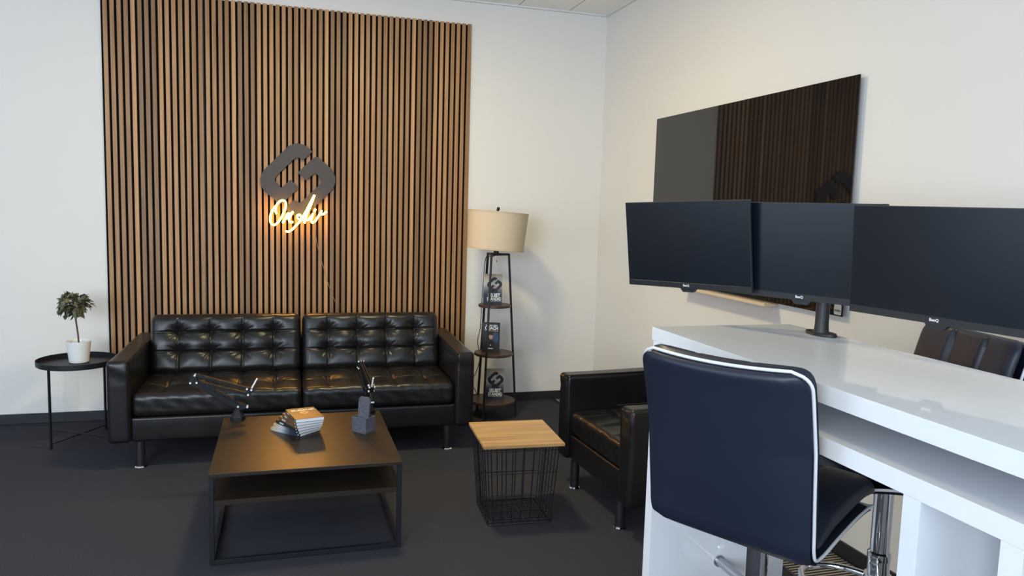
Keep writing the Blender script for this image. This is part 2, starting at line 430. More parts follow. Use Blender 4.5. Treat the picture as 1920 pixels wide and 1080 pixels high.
# ------------------------------------------------------------------ slatted wall panels
PX = -3.468; ZP = 2.792
plabel = ['slatted oak wall panel at the left end, beside the potted tree',
          'slatted oak wall panel behind the left half of the sofa, left of the sign',
          'slatted oak wall panel carrying the On Air sign',
          'slatted oak wall panel at the right end, beside the floor lamp']
offs = [0.0, 0.6035, 1.2045, 1.8050]
for k in range(4):
    x0 = PX + offs[k]
    t = thing('slat_wall_panel', plabel[k], 'wall panel', (x0, 0, HB + 0.002), 0, 'slatted panels on the back wall')
    b = BM(); box(b, 0.0, 0.600, -0.0095, -0.0005, 0, ZP - HB - 0.008); obj('felt_backing', b, M['felt'], t, False)
    b = BM()
    for i in range(15):
        xx = 0.0135 + i * 0.04
        box(b, xx, xx + 0.0252 + (0.001 if i == 14 else 0), -0.0205, -0.0095, 0, ZP - HB - 0.002, 0.0008, 1)
    obj('slats', b, M['slat'], t, False)

# ------------------------------------------------------------------ bronze logo sign and neon sign
LOGO = [(-2.172, 1.83), (-2.19, 1.846), (-2.215, 1.867), (-2.244, 1.878), (-2.272, 1.882), (-2.304, 1.874), (-2.333, 1.857), (-2.358, 1.83), (-2.453, 1.731), (-2.485, 1.698), (-2.504, 1.667), (-2.513, 1.633), (-2.511, 1.601), (-2.5, 1.568), (-2.479, 1.542), (-2.454, 1.52), (-2.396, 1.472), (-2.385, 1.468), (-2.375, 1.47), (-2.333, 1.507), (-2.263, 1.579), (-2.264, 1.585), (-2.312, 1.63), (-2.32, 1.631), (-2.376, 1.576), (-2.408, 1.608), (-2.418, 1.626), (-2.417, 1.639), (-2.404, 1.66), (-2.297, 1.771), (-2.279, 1.785), (-2.262, 1.786), (-2.246, 1.775), (-2.234, 1.77), (-2.226, 1.776)]
LC = (-2.2645, 1.6325)
HALF = [[(x - LC[0], z - LC[1]) for x, z in LOGO], [(LC[0] - x, LC[1] - z) for x, z in LOGO]]
t = thing('logo_sign', 'dark bronze sign of two interlocking hooks above the neon lettering', 'sign', (LC[0], -0.0215, LC[1]))
for h in HALF:
    b = BM(); prism(b, h, (0, -0.014, 0), (1, 0, 0), (0, 0, 1), (0, -0.010, 0))
    for sx in (h[4], h[13]):
        lathe(b, [(0.006, 0), (0.006, 0.014)], 10)
    # the last two lathes stand at the origin along z: turn them into stand-off pins
    for vi, v in enumerate(b.verts[len(h) * 2:]):
        q = h[3] if vi < 20 else h[12]
        v.co = Vector((q[0] * 0.93 + v.co.x, -v.co.z, q[1] * 0.93 + v.co.y))
    obj('hook', b, M['sign'], t, False)

NEON = {'letter_o': [(-2.408, 1.398), (-2.414, 1.415), (-2.415, 1.435), (-2.405, 1.461), (-2.388, 1.483), (-2.369, 1.49), (-2.353, 1.484), (-2.347, 1.465), (-2.353, 1.431), (-2.367, 1.393), (-2.386, 1.359), (-2.408, 1.331), (-2.425, 1.322), (-2.441, 1.329), (-2.449, 1.351), (-2.448, 1.383), (-2.435, 1.42), (-2.413, 1.452)],
 'letter_n': [(-2.368, 1.337), (-2.356, 1.359), (-2.342, 1.388), (-2.331, 1.406), (-2.336, 1.38), (-2.345, 1.365), (-2.325, 1.389), (-2.3, 1.415), (-2.314, 1.392), (-2.325, 1.366), (-2.323, 1.349), (-2.312, 1.342), (-2.301, 1.346)],
 'letter_a': [(-2.349, 1.282), (-2.331, 1.278), (-2.309, 1.291), (-2.281, 1.321), (-2.25, 1.356), (-2.225, 1.4), (-2.197, 1.455), (-2.172, 1.505), (-2.158, 1.532), (-2.175, 1.482), (-2.197, 1.429), (-2.214, 1.38), (-2.224, 1.338)],
 'letter_a_loop': [(-2.224, 1.351), (-2.242, 1.373), (-2.255, 1.395), (-2.27, 1.39), (-2.27, 1.373), (-2.256, 1.363), (-2.234, 1.365), (-2.214, 1.36), (-2.197, 1.362)],
 'letter_i': [(-2.197, 1.362), (-2.178, 1.387), (-2.165, 1.407), (-2.175, 1.378), (-2.179, 1.355), (-2.169, 1.343), (-2.152, 1.355)],
 'letter_i_dot': [(-2.15, 1.439), (-2.159, 1.419)],
 'letter_r': [(-2.152, 1.355), (-2.133, 1.385), (-2.116, 1.414), (-2.109, 1.429), (-2.116, 1.406), (-2.099, 1.403), (-2.087, 1.412), (-2.076, 1.423)]}
t = thing('neon_sign', 'glowing yellow neon script reading On Air below the bronze sign', 'neon sign', (-2.26, -0.0215, 1.40))
for k, pts in NEON.items():
    b = BM(); pp = [(x + 2.26, -0.0455, z - 1.40) for x, z in pts]
    tube(b, smooth_path(pp, 5) if len(pp) > 2 else pp, 0.0050, 10)
    for f in b.faces:                       # opaque on the wall side, glow on the room side
        f.normal_update()
        if f.calc_center_median().y > -0.0455 + 0.0012: f.material_index = 1
    lt = obj(k, b, [M['neon'], M['neon_jacket']], t)
    b = BM(); tube(b, [(p[0], p[1] + 0.0055, p[2]) for p in (smooth_path(pp, 5) if len(pp) > 2 else pp)], 0.0078, 10)
    obj('sleeve', b, M['neon_sleeve'], lt)  # added wider tube behind the letter, imitates its bloom and golden glow
for x, z in ((-2.449, 1.36), (-2.30, 1.35), (-2.309, 1.291), (-2.1, 1.405)):
    b = BM(); rod(b, (x + 2.26, 0.0, z - 1.4), (x + 2.26, -0.036, z - 1.4), 0.003, 6)
    obj('standoff_pin', b, M['satin'], t)
b = BM()
cpts = [(-2.165, -0.030, 1.345), (-2.148, -0.0245, 1.259), (-2.133, -0.0245, 1.167), (-2.096, -0.0245, 1.036), (-2.052, -0.0245, 0.885), (-1.992, -0.0245, 0.713), (-1.985, -0.0245, 0.45)]
tube(b, smooth_path([(x + 2.26, y + 0.0215, z - 1.4) for x, y, z in cpts], 6), 0.0018, 6); obj('power_cord', b, M['cord'], t)

# ------------------------------------------------------------------ leather sofa and armchair (one builder)
def leather_seat(t, W, D, nseat, cols, seed):
    """front is -y, centre of the front edge at the origin; W wide, D deep"""
    L = M['leather']; aw, ah, z0 = 0.112, 0.61, 0.15
    def arm(xc):
        def push(p):
            q = p.copy()
            f = max(0, (p.z + 0.1) / 0.3)
            q.y += 0.003 * math.sin(p.z * 60 + p.x * 30) * (1 if p.y < -D / 2 + 0.05 and p.z > 0.12 else 0)
            q.z += 0.004 * math.sin(p.y * 5.0) * (1 if p.z > 0.2 else 0)
            q.x *= 1 + 0.03 * math.cos(p.z * 6)
            return q
        b = soft_box(aw, D, ah - z0, 0.022, 4, 30, 16, push)
        bmesh.ops.translate(b, vec=(xc, D / 2, (ah + z0) / 2), verts=b.verts[:])
        a = obj('armrest', b, L, t, True, 60)
        b = BM(); s = 1 if xc < 0 else -1
        x1 = xc + s * (aw / 2 - 0.004)
        tube(b, smooth_path([(x1, 0.012, z0 + 0.03), (x1, 0.004, ah - 0.05), (x1, 0.008, ah - 0.012), (x1 - s * 0.002, 0.05, ah - 0.003), (x1 - s * 0.002, D - 0.05, ah - 0.003)], 5), 0.0028, 6)
        obj('seam_piping', b, L, a)
    for s in (-1, 1): arm(s * (W / 2 - aw / 2))
    iw = W - 2 * aw
    b = soft_box(iw + 0.01, D - 0.05, 0.135, 0.014, 20, 10, 3); bmesh.ops.translate(b, vec=(0, 0.03 + (D - 0.05) / 2, 0.15 + 0.0675), verts=b.verts[:])
    obj('base_frame', b, L, t, True, 60)
    b = soft_box(iw + 0.02, 0.10, 0.44, 0.02, 20, 4, 10); bmesh.ops.translate(b, vec=(0, D - 0.055, 0.16 + 0.22), verts=b.verts[:])
    obj('back_frame', b, L, t, True, 60)
    cw = iw / nseat - 0.006
    for k in range(nseat):
        xc = -iw / 2 + (k + 0.5) * iw / nseat
        sd = 0.66
        b = tuft_cushion(cw, sd, 0.125, [cw * (i - (cols - 1) / 2) / (cols + 0.55) for i in range(cols)], [-0.10, 0.13], 0.030, 0.020, 0.020, seed + k)
        bmesh.ops.translate(b, vec=(xc, 0.022 + sd / 2, 0.288 + 0.0625), verts=b.verts[:])
        sc = obj('seat_cushion', b, L, t, True, 70)
        b = BM(); zz = 0.288 + 0.118; hw = cw / 2 - 0.012
        tube(b, smooth_path([(xc - hw - 0.008, 0.30, zz - 0.004), (xc - hw - 0.006, 0.08, zz - 0.006), (xc - hw + 0.01, 0.036, zz - 0.010), (xc - hw + 0.05, 0.0285, zz - 0.014), (xc, 0.0275, zz - 0.014), (xc + hw - 0.05, 0.0285, zz - 0.014), (xc + hw - 0.01, 0.036, zz - 0.010), (xc + hw + 0.006, 0.08, zz - 0.006), (xc + hw + 0.008, 0.30, zz - 0.004)], 6), 0.003, 6)
        obj('seam_piping', b, L, sc)
        bh = 0.375
        b = tuft_cushion(cw - 0.004, bh, 0.17, [cw * (i - (cols - 1) / 2) / (cols + 0.75) for i in range(cols)], [-0.048, 0.072], 0.045, 0.030, 0.030, seed + 3 + k)
        # stand it up: local z (tufted) -> -y, local y -> z, leaning back
        lean = math.radians(15)
        m = Matrix.Translation((xc, 0.655, 0.572)) @ Matrix.Rotation(-lean, 4, 'X') @ Matrix.Rotation(PI / 2, 4, 'X')
        bmesh.ops.transform(b, matrix=m, verts=b.verts[:])
        obj('back_cushion', b, L, t, True, 70)
    for sx in (-1, 1):
        for yy in (0.045, D - 0.07):
            b = BM(); lathe(b, [(0.024, 0.008), (0.024, 0.152)], 20, (sx * (W / 2 - 0.152), yy, 0))
            lg = obj('leg', b, M['steel'], t)
            b = BM(); lathe(b, [(0.030, 0.0), (0.031, 0.006), (0.026, 0.012)], 24, (sx * (W / 2 - 0.152), yy, 0)); obj('foot_disc', b, M['chrome'], lg)
sofa = thing('leather_sofa', 'long black leather sofa with button-tufted cushions along the slatted wall', 'sofa', (-2.262, -1.095, 0), math.radians(-0.8))
leather_seat(sofa, 2.02, 0.93, 2, 4, 0.3)
armchair = thing('leather_armchair', 'black leather armchair with tufted seat behind the white bar table', 'armchair', (-0.905, -2.11, 0), math.radians(-90 + 2.5))
leather_seat(armchair, 0.83, 0.82, 1, 3, 5.0)

# ------------------------------------------------------------------ round side table with potted tree
st = thing('side_table', 'small round black metal tray table left of the sofa', 'side table', (-3.560, -0.426, 0))
b = BM(); lathe(b, [(0.0, 0.469), (0.213, 0.469), (0.2185, 0.473), (0.219, 0.502), (0.2165, 0.5025), (0.2155, 0.476), (0.212, 0.4735), (0.0, 0.4735)], 64); obj('tray', b, M['black_metal'], st)
for k in range(4):
    a = math.radians(240 + 90 * k); c, s = math.cos(a) * 0.2135, math.sin(a) * 0.2135
    b = BM(); box(b, -0.007, 0.007, -0.005, 0.005, 0, 0.469, 0.001, 1, mtx=Matrix.Translation((c, s, 0)) @ Matrix.Rotation(a, 4, 'Z')); obj('leg', b, M['black_metal'], st)
for k in range(2):
    a = math.radians(240 + 90 * k); c, s = math.cos(a) * 0.209, math.sin(a) * 0.209
    b = BM(); rod(b, (c, s, 0.030 + k * 0.008), (-c, -s, 0.030 + k * 0.008), 0.004, 8); obj('cross_brace', b, M['black_metal'], st)
pt = thing('potted_tree', 'small ball-headed tree in a white pot on the round side table', 'potted plant', (-3.557, -0.400, 0.4745))
b = BM(); lathe(b, [(0.0, 0.0), (0.050, 0.0), (0.054, 0.004), (0.068, 0.126), (0.069, 0.130), (0.066, 0.131), (0.063, 0.126), (0.058, 0.07), (0.0, 0.07)], 40); obj('pot', b, M['pot'], pt)
b = BM(); lathe(b, [(0.0, 0.112), (0.03, 0.111), (0.0615, 0.108), (0.058, 0.095), (0, 0.095)], 32); obj('soil', b, M['soil'], pt)
b = BM(); tube(b, smooth_path([(0.002, 0, 0.108), (-0.003, 0.002, 0.18), (-0.010, 0, 0.25), (-0.018, 0.0, 0.34), (-0.022, 0, 0.40)], 6), [0.005] * 24 + [0.0035], 8)
for k in range(14):
    a = random.random() * 6.28; e = random.uniform(-0.5, 1.2); d = Vector((math.cos(a) * math.cos(e), math.sin(a) * math.cos(e), math.sin(e)))
    rod(b, Vector((-0.018, 0, 0.34)), Vector((-0.020, 0, 0.355)) + d * 0.075, 0.0015, 5)
obj('trunk', b, M['bark'], pt)
b = BM()
def leaf(b, p, d, up, ln, wd, bend):
    d = d.normalized(); s = d.cross(up).normalized(); n = s.cross(d).normalized(); rows = []
    for i, (u, w) in enumerate(((0, 0.12), (0.2, 0.7), (0.45, 1.0), (0.72, 0.72), (0.92, 0.25), (1.0, 0.03))):
        c = p + d * ln * u - n * bend * ln * u * u
        rows.append([b.verts.new(c - s * wd * w + n * wd * 0.25 * w), b.verts.new(c), b.verts.new(c + s * wd * w + n * wd * 0.25 * w)])
    for r0, r1 in zip(rows[:-1], rows[1:]):
        for k in range(2): b.faces.new((r0[k], r0[k + 1], r1[k + 1], r1[k]))
for k in range(250):
    z = 1 - 2 * (k + 0.5) / 250; a = k * 2.39996; rr = math.sqrt(1 - z * z)
    d = Vector((rr * math.cos(a), rr * math.sin(a), z))
    rad = random.uniform(0.55, 0.98) * (1.0 + 0.22 * math.sin(3 * a + 2 * z))
    c = Vector((-0.022, 0, 0.355)) + Vector((d.x * 0.078, d.y * 0.078, d.z * 0.062)) * rad
    dd = (d + Vector((random.gauss(0, .55), random.gauss(0, .55), random.gauss(-0.1, .55)))).normalized()
    up = Vector((random.gauss(0, .5), random.gauss(0, .5), 1)).normalized()
    if abs(dd.dot(up)) > 0.95: up = Vector((1, 0, 0))
    leaf(b, c, dd, up, random.uniform(0.028, 0.046), random.uniform(0.009, 0.015), random.uniform(0.1, 0.5))
obj('foliage', b, M['leaf'], pt, True, 80)

# ------------------------------------------------------------------ coffee table
ct = thing('coffee_table', 'low square black metal coffee table with a middle shelf in front of the sofa', 'coffee table', (-2.262, -1.925, 0))
cx, cy = 0.390, 0.418
b = BM(); box(b, -cx, cx, -cy, cy, 0.370, 0.386, 0.0015, 2); obj('tabletop', b, M['tabletop'], ct)
b = BM(); box(b, -cx + 0.02, cx - 0.02, -cy + 0.005, cy - 0.005, 0.250, 0.272, 0.001, 1); obj('shelf', b, M['tabletop'], ct)
for sx in (-1, 1):
    for sy in (-1, 1):
        b = BM(); xx, yy = sx * (cx - 0.011), sy * (cy - 0.011)
        box(b, xx - 0.010, xx + 0.010, yy - 0.010, yy + 0.010, 0, 0.370, 0.001, 1); obj('leg', b, M['black_metal'], ct)
for s in (-1, 1):
    b = BM(); box(b, -cx + 0.021, cx - 0.021, s * (cy - 0.011) - 0.010, s * (cy - 0.011) + 0.010, 0.002, 0.022, 0.001, 1); obj('floor_rail', b, M['black_metal'], ct)
    b = BM(); box(b, s * (cx - 0.011) - 0.010, s * (cx - 0.011) + 0.010, -cy + 0.021, cy - 0.021, 0.002, 0.022, 0.001, 1); obj('floor_rail', b, M['black_metal'], ct)
    b = BM(); box(b, s * (cx - 0.011) - 0.010, s * (cx - 0.011) + 0.0095, -cy + 0.021, cy - 0.021, 0.251, 0.271, 0.001, 1); obj('shelf_rail', b, M['black_metal'], ct)
ZT = 0.3862

# books fanned in a stack; front cover up, spine at local -x, book head towards local +y
def stack_book(label, x, y, z, yaw, cover_m, light=False):
    t = thing('book', label, 'book', (x, y, z), yaw, 'fanned stack of books on the coffee table')
    w, h, th = 0.134, 0.192, 0.0163
    b = BM(); box(b, -w / 2 + 0.002, w / 2 - 0.0015, -h / 2 + 0.0015, h / 2 - 0.0015, 0.0012, th - 0.0012); obj('pages', b, M['pages'], t, False)
    b = BM(); box(b, -w / 2, w / 2, -h / 2, h / 2, 0, 0.0012); box(b, -w / 2, w / 2, -h / 2, h / 2, th - 0.0012, th); box(b, -w / 2, -w / 2 + 0.002, -h / 2, h / 2, 0.0012, th - 0.0012)
    cv = obj('cover', b, cover_m, t, False)
    b = BM(); merge(b, text_bm('BUSZUR', 0.030, 0.0009, 0.0001), Matrix.Translation((0.004, 0.055, th + 0.0002)), 0, 1.0)
    obj('title_print', b, M['print_white'], cv, False)
    b = BM()
    for h2 in HALF: prism(b, [(p[0] * 0.085, p[1] * 0.085) for p in h2], (0.0, 0.012, th + 0.0001), (1, 0, 0), (0, 1, 0), (0, 0, 0.0002))
    obj('emblem_print', b, M['gold'], cv, False)
    b = BM(); merge(b, text_bm('BUSZUR', 0.010, 0.0002, 0.0001), basis((-w / 2 - 0.0002, 0.045, th / 2), (0, -1, 0), (0, 0, 1), (-1, 0, 0)))
    if not light: obj('spine_title_print', b, M['print_white'], cv, False)
    else: b.free()
    b = BM(); box(b, -w / 2 - 0.0004, -w / 2 - 0.0001, -h / 2 + 0.010, -h / 2 + 0.015, th / 2 - 0.0025, th / 2 + 0.0025)
    obj('spine_mark_print', b, M['print_white'], cv, False)
slab = ['brown-covered book on top of the fanned stack, its title facing up',
        'second book from the top of the fanned stack, its brown cover corner showing',
        'third book from the top of the fanned stack on the coffee table',
        'fourth book from the top of the fanned stack, black spine showing',
        'second lowest book of the fanned stack on the coffee table',
        'lowest book of the fanned stack, lying on the coffee tabletop']
for i in range(6):                       # i = 0 lowest
    f = i / 5; yaw = math.radians(44 + (13 - 44) * f ** 0.9)
    x = -2.307 + (0.041) * f; y = -1.792 + (-0.060) * f
    stack_book(slab[5 - i], x, y, ZT + i * 0.0166, yaw, M['cover_flat_print'] if i < 2 else M['cover_brown'] if i > 2 else M['cover_black'], i < 2)

# ------------------------------------------------------------------ microphone boom arms
def boom_arm(label, loc, rotz):
    """folded desk boom arm; the arm reaches along local +x"""
    t = thing('microphone_arm', label, 'microphone arm', loc, rotz, 'microphone arms on the coffee table')
    K = M['mic_black']
    b = BM(); lathe(b, [(0.0, 0.0), (0.036, 0.0), (0.036, 0.016), (0.012, 0.056), (0.012, 0.062), (0, 0.062)], 6); obj('base', b, K, t, False)
    b = BM(); rod(b, (0, 0, 0.058), (0, 0, 0.078), 0.009, 12)
    prism(b, [(-0.055, 0.062), (-0.010, 0.052), (0.010, 0.064), (0.018, 0.085), (-0.002, 0.092)], (0, -0.012, 0), (1, 0, 0), (0, 0, 1), (0, 0.024, 0))
    obj('pivot_bracket', b, K, t, False)
    A, B = Vector((-0.002, 0, 0.070)), Vector((0.215, 0, 0.203))
    b = BM()
    for s in (-1, 1):
        bar(b, A + Vector((0, s * 0.008, 0)), B + Vector((0, s * 0.008, 0)), 0.012, 0.022)
    bar(b, A + Vector((0.014, 0, 0.020)), B + Vector((-0.030, 0, 0.004)), 0.016, 0.020)
    obj('lower_arm', b, K, t, False)
    b = BM(); tube(b, smooth_path([(-0.008 + 0.004 * 0, 0.016, 0.125), (-0.004, 0.016, 0.098), (0.004, 0.016, 0.092), (0.012, 0.016, 0.100), (0.010, 0.016, 0.128)], 4), 0.003, 8)
    rod(b, (-0.012, 0.016, 0.128), (0.09, 0.012, 0.128), 0.0028, 8)
    obj('spring_hook', b, K, t)
    b = BM(); prism(b, [(0.222, 0.192), (0.178, 0.196), (0.184, 0.212), (0.194, 0.242), (0.206, 0.243), (0.226, 0.204)], (0, -0.013, 0), (1, 0, 0), (0, 0, 1), (0, 0.003, 0))
    prism(b, [(0.222, 0.192), (0.178, 0.196), (0.184, 0.212), (0.194, 0.242), (0.206, 0.243), (0.226, 0.204)], (0, 0.010, 0), (1, 0, 0), (0, 0, 1), (0, 0.003, 0))
    obj('elbow_bracket', b, K, t, False)
    C1, C2 = Vector((0.192, 0, 0.236)), Vector((0.186, 0, 0.200)); D1, D2 = Vector((-0.042, 0, 0.160)), Vector((-0.050, 0, 0.128))
    b = BM()
    for s in (-1, 1):
        bar(b, C1 + Vector((0, s * 0.006, 0)), D1 + Vector((0, s * 0.006, 0)), 0.007, 0.013)
    bar(b, C2, D2, 0.012, 0.014)
    rod(b, C1 + Vector((-0.01, 0.0, -0.004)), C2 + Vector((-0.10, 0, -0.012)), 0.0035, 8)
    obj('upper_arm', b, K, t, False)
    b = BM(); prism(b, [(-0.036, 0.166), (-0.060, 0.164), (-0.074, 0.152), (-0.062, 0.122), (-0.046, 0.120), (-0.040, 0.136), (-0.044, 0.150)], (0, -0.010, 0), (1, 0, 0), (0, 0, 1), (0, 0.020, 0)); obj('head_bracket', b, K, t, False)
    b = BM(); rod(b, (-0.066, 0, 0.156), (-0.094, 0, 0.208), 0.0042, 10); obj('threaded_tip', b, M['print_white'], t)
    for x, z in ((-0.002, 0.070), (-0.046, 0.066), (0.217, 0.199), (0.188, 0.199), (-0.045, 0.158), (-0.066, 0.152), (-0.050, 0.128), (0.196, 0.236)):
        b = BM(); rod(b, (x, -0.0165, z), (x, 0.0165, z), 0.0048, 10); obj('bolt', b, M['print_white'], t)
boom_arm('folded black microphone arm at the back left corner of the coffee table', (-2.583, -1.555, ZT), PI)
boom_arm('folded black microphone arm behind the gray felt holder, pointing to the sofa', (-1.932, -1.545, ZT), math.radians(97))

# ------------------------------------------------------------------ gray felt holder
hd = thing('felt_holder', 'small gray felt box holder with an upright felt slab on the coffee table', 'desk holder', (-1.990, -1.868, ZT), math.radians(-46))
b = BM(); w, d, h, tk = 0.085, 0.072, 0.074, 0.006
box(b, -w / 2, w / 2, -d / 2, d / 2, 0, 0.006); box(b, -w / 2, w / 2, -d / 2, -d / 2 + tk, 0.006, h); box(b, -w / 2, w / 2, d / 2 - tk, d / 2, 0.006, h)
box(b, -w / 2, -w / 2 + tk, -d / 2 + tk, d / 2 - tk, 0.006, h); box(b, w / 2 - tk, w / 2, -d / 2 + tk, d / 2 - tk, 0.006, h)
obj('box', b, M['gray_felt'], hd, False)
b = BM(); pr = [(-0.0335, 0.0), (0.0335, 0.0), (0.0335, 0.150), (0.024, 0.163), (-0.024, 0.163), (-0.0335, 0.150)]
prism(b, pr, (0.006, -0.020, 0.007), (1, 0, 0), (0, 0.10, 0.995), (0, 0.009, 0)); obj('upright_slab', b, M['gray_felt'], hd, False)

# ------------------------------------------------------------------ wire basket table
bt = thing('basket_table', 'black wire basket side table with a light oak top beside the armchair', 'side table', (-1.285, -2.075, 0), math.radians(-3.5))
b = BM(); box(b, -0.193, 0.193, -0.200, 0.200, 0.386, 0.400, 0.0015, 2); obj('wooden_top', b, M['oak'], bt)
def half(z): return 0.153 + (0.182 - 0.153) * z / 0.386
wr = 0.0026
def ring(z, r=wr):
    b = BM(); a = half(z); q = 0.02; pts = []
    for sx, sy in ((1, 1), (-1, 1), (-1, -1), (1, -1)):
        for k in range(5):
            an = math.atan2(sy, sx) - PI / 4 + PI / 2 * k / 4
            pts.append((sx * (a - q) + q * math.cos(an), sy * (a - q) + q * math.sin(an), z))
    tube(b, pts, r, 6, closed=True); obj('ring', b, M['wire'], bt)
ring(0.004, 0.0035); ring(0.022); ring(0.145); ring(0.255); ring(0.365); ring(0.382, 0.003)
for i in range(7):
    f = -1 + 2 * (i + 0.5) / 7
    for sx, sy in ((f, 1), (f, -1), (1, f), (-1, f)):
        b = BM(); rod(b, (sx * half(0.004), sy * half(0.004), 0.004), (sx * half(0.384), sy * half(0.384), 0.384), wr, 6); obj('upright_wire', b, M['wire'], bt)
a = half(0.006)
for i in range(6):
    f = -1 + 2 * (i + 0.5) / 6
    b = BM(); rod(b, (f * a, -a, 0.0065), (f * a, a, 0.0065), wr, 6); obj('bottom_wire', b, M['wire'], bt)
for i in range(3):
    f = -0.6 + 0.6 * i
    b = BM(); rod(b, (-a, f * a, 0.0045), (a, f * a, 0.0045), wr, 6); obj('bottom_wire', b, M['wire'], bt)

# ------------------------------------------------------------------ shelf floor lamp
LX, LY = -0.940, -0.405
lp = thing('floor_lamp', 'three-legged floor lamp with round shelves and a beige drum shade', 'floor lamp', (LX, LY, 0))
def lr(z): return 0.172 - 0.070 * z
LANG = [math.radians(v) for v in (-6, 114, 234)]
for a in LANG:
    c, s = math.cos(a), math.sin(a); b = BM()
    bar(b, (c * lr(0), s * lr(0), 0.0), (c * lr(1.165), s * lr(1.165), 1.165), 0.012, 0.014, (c, s, 0)); obj('leg', b, M['black_metal'], lp, False)
for z, r in ((0.108, 0.162), (0.448, 0.138), (0.790, 0.115)):
    b = BM(); lathe(b, [(0.0, 0.0), (r - 0.002, 0.0), (r, 0.002), (r, 0.016), (r - 0.002, 0.018), (0.0, 0.018)], 48, (0, 0, z)); obj('shelf', b, M['dark_wood'], lp)
b = BM()
for i in range(3):
    a0, a1 = LANG[i], LANG[(i + 1) % 3]; r = lr(1.16) - 0.004
    bar(b, (math.cos(a0) * r, math.sin(a0) * r, 1.160), (math.cos(a1) * r, math.sin(a1) * r, 1.160), 0.010, 0.014)
    bar(b, (math.cos(a0) * r, math.sin(a0) * r, 1.160), (0, 0, 1.160), 0.010, 0.012)
rod(b, (0, 0, 1.15), (0.0, 0, 1.47), 0.006, 10)
lathe(b, [(0.016, 1.15), (0.018, 1.17), (0.018, 1.23), (0.014, 1.24)], 16)
obj('top_frame', b, M['black_metal'], lp)
tilt = Matrix.Translation((0.0, 0, 1.325)) @ Matrix.Rotation(math.radians(3.6), 4, 'Y')
def sh_r(z): return 0.198 + 0.013 * (z + 0.132) / 0.264
def drum(z0, z1, o, th):
    b = BM(); lathe(b, [(sh_r(z0) + o, z0), (sh_r(z1) + o, z1), (sh_r(z1) + o - th, z1), (sh_r(z0) + o - th, z0), (sh_r(z0) + o, z0)], 72, close=False)
    bmesh.ops.transform(b, matrix=tilt, verts=b.verts[:]); return b
sh = obj('lamp_shade', drum(-0.132, 0.132, 0, 0.002), M['shade'], lp)
obj('shade_band', drum(0.120, 0.1325, 0.0012, 0.0012), M['shade_band'], sh); obj('shade_band', drum(-0.1325, -0.122, 0.0012, 0.0012), M['shade_band'], sh)
b = BM()
for k in range(3):
    a = k * 2.094; rod(b, (0, 0, 0.115), (math.cos(a) * 0.208, math.sin(a) * 0.208, 0.128), 0.002, 6)
bmesh.ops.transform(b, matrix=tilt, verts=b.verts[:]); obj('shade_spider', b, M['black_metal'], sh)
b = BM(); lathe(b, [(0.0, 0.0), (0.009, 0.0), (0.006, 0.006), (0.006, 0.012), (0.010, 0.018), (0.0115, 0.026), (0.009, 0.034), (0.0, 0.038)], 20, (0.007, 0, 1.452)); obj('finial', b, M['black_metal'], lp)
b = BM(); rod(b, (0.0, -0.02, 1.152), (0.0, -0.02, 1.118), 0.0012, 6); pc = obj('pull_chain', b, M['gold'], lp)
b = BM(); lathe(b, [(0, 0), (0.004, 0.003), (0.0045, 0.008), (0, 0.014)], 12, (0, -0.02, 1.106)); obj('pull_bead', b, M['bead'], pc)
b = BM(); tube(b, smooth_path([(-0.005, 0, 1.156), (-0.03, 0.0, 1.140), (-0.055, 0.07, 1.13), (-0.062, 0.10, 0.95), (-0.068, 0.105, 0.80), (-0.072, 0.118, 0.62), (-0.085, 0.13, 0.52), (-0.066, 0.125, 0.40), (-0.092, 0.145, 0.28), (-0.115, 0.16, 0.22), (-0.075, 0.145, 0.12), (-0.07, 0.15, 0.03), (-0.03, 0.10, 0.006), (0.02, 0.16, 0.005)], 6), 0.0028, 6); obj('power_cord', b, M['black_cord'], lp)

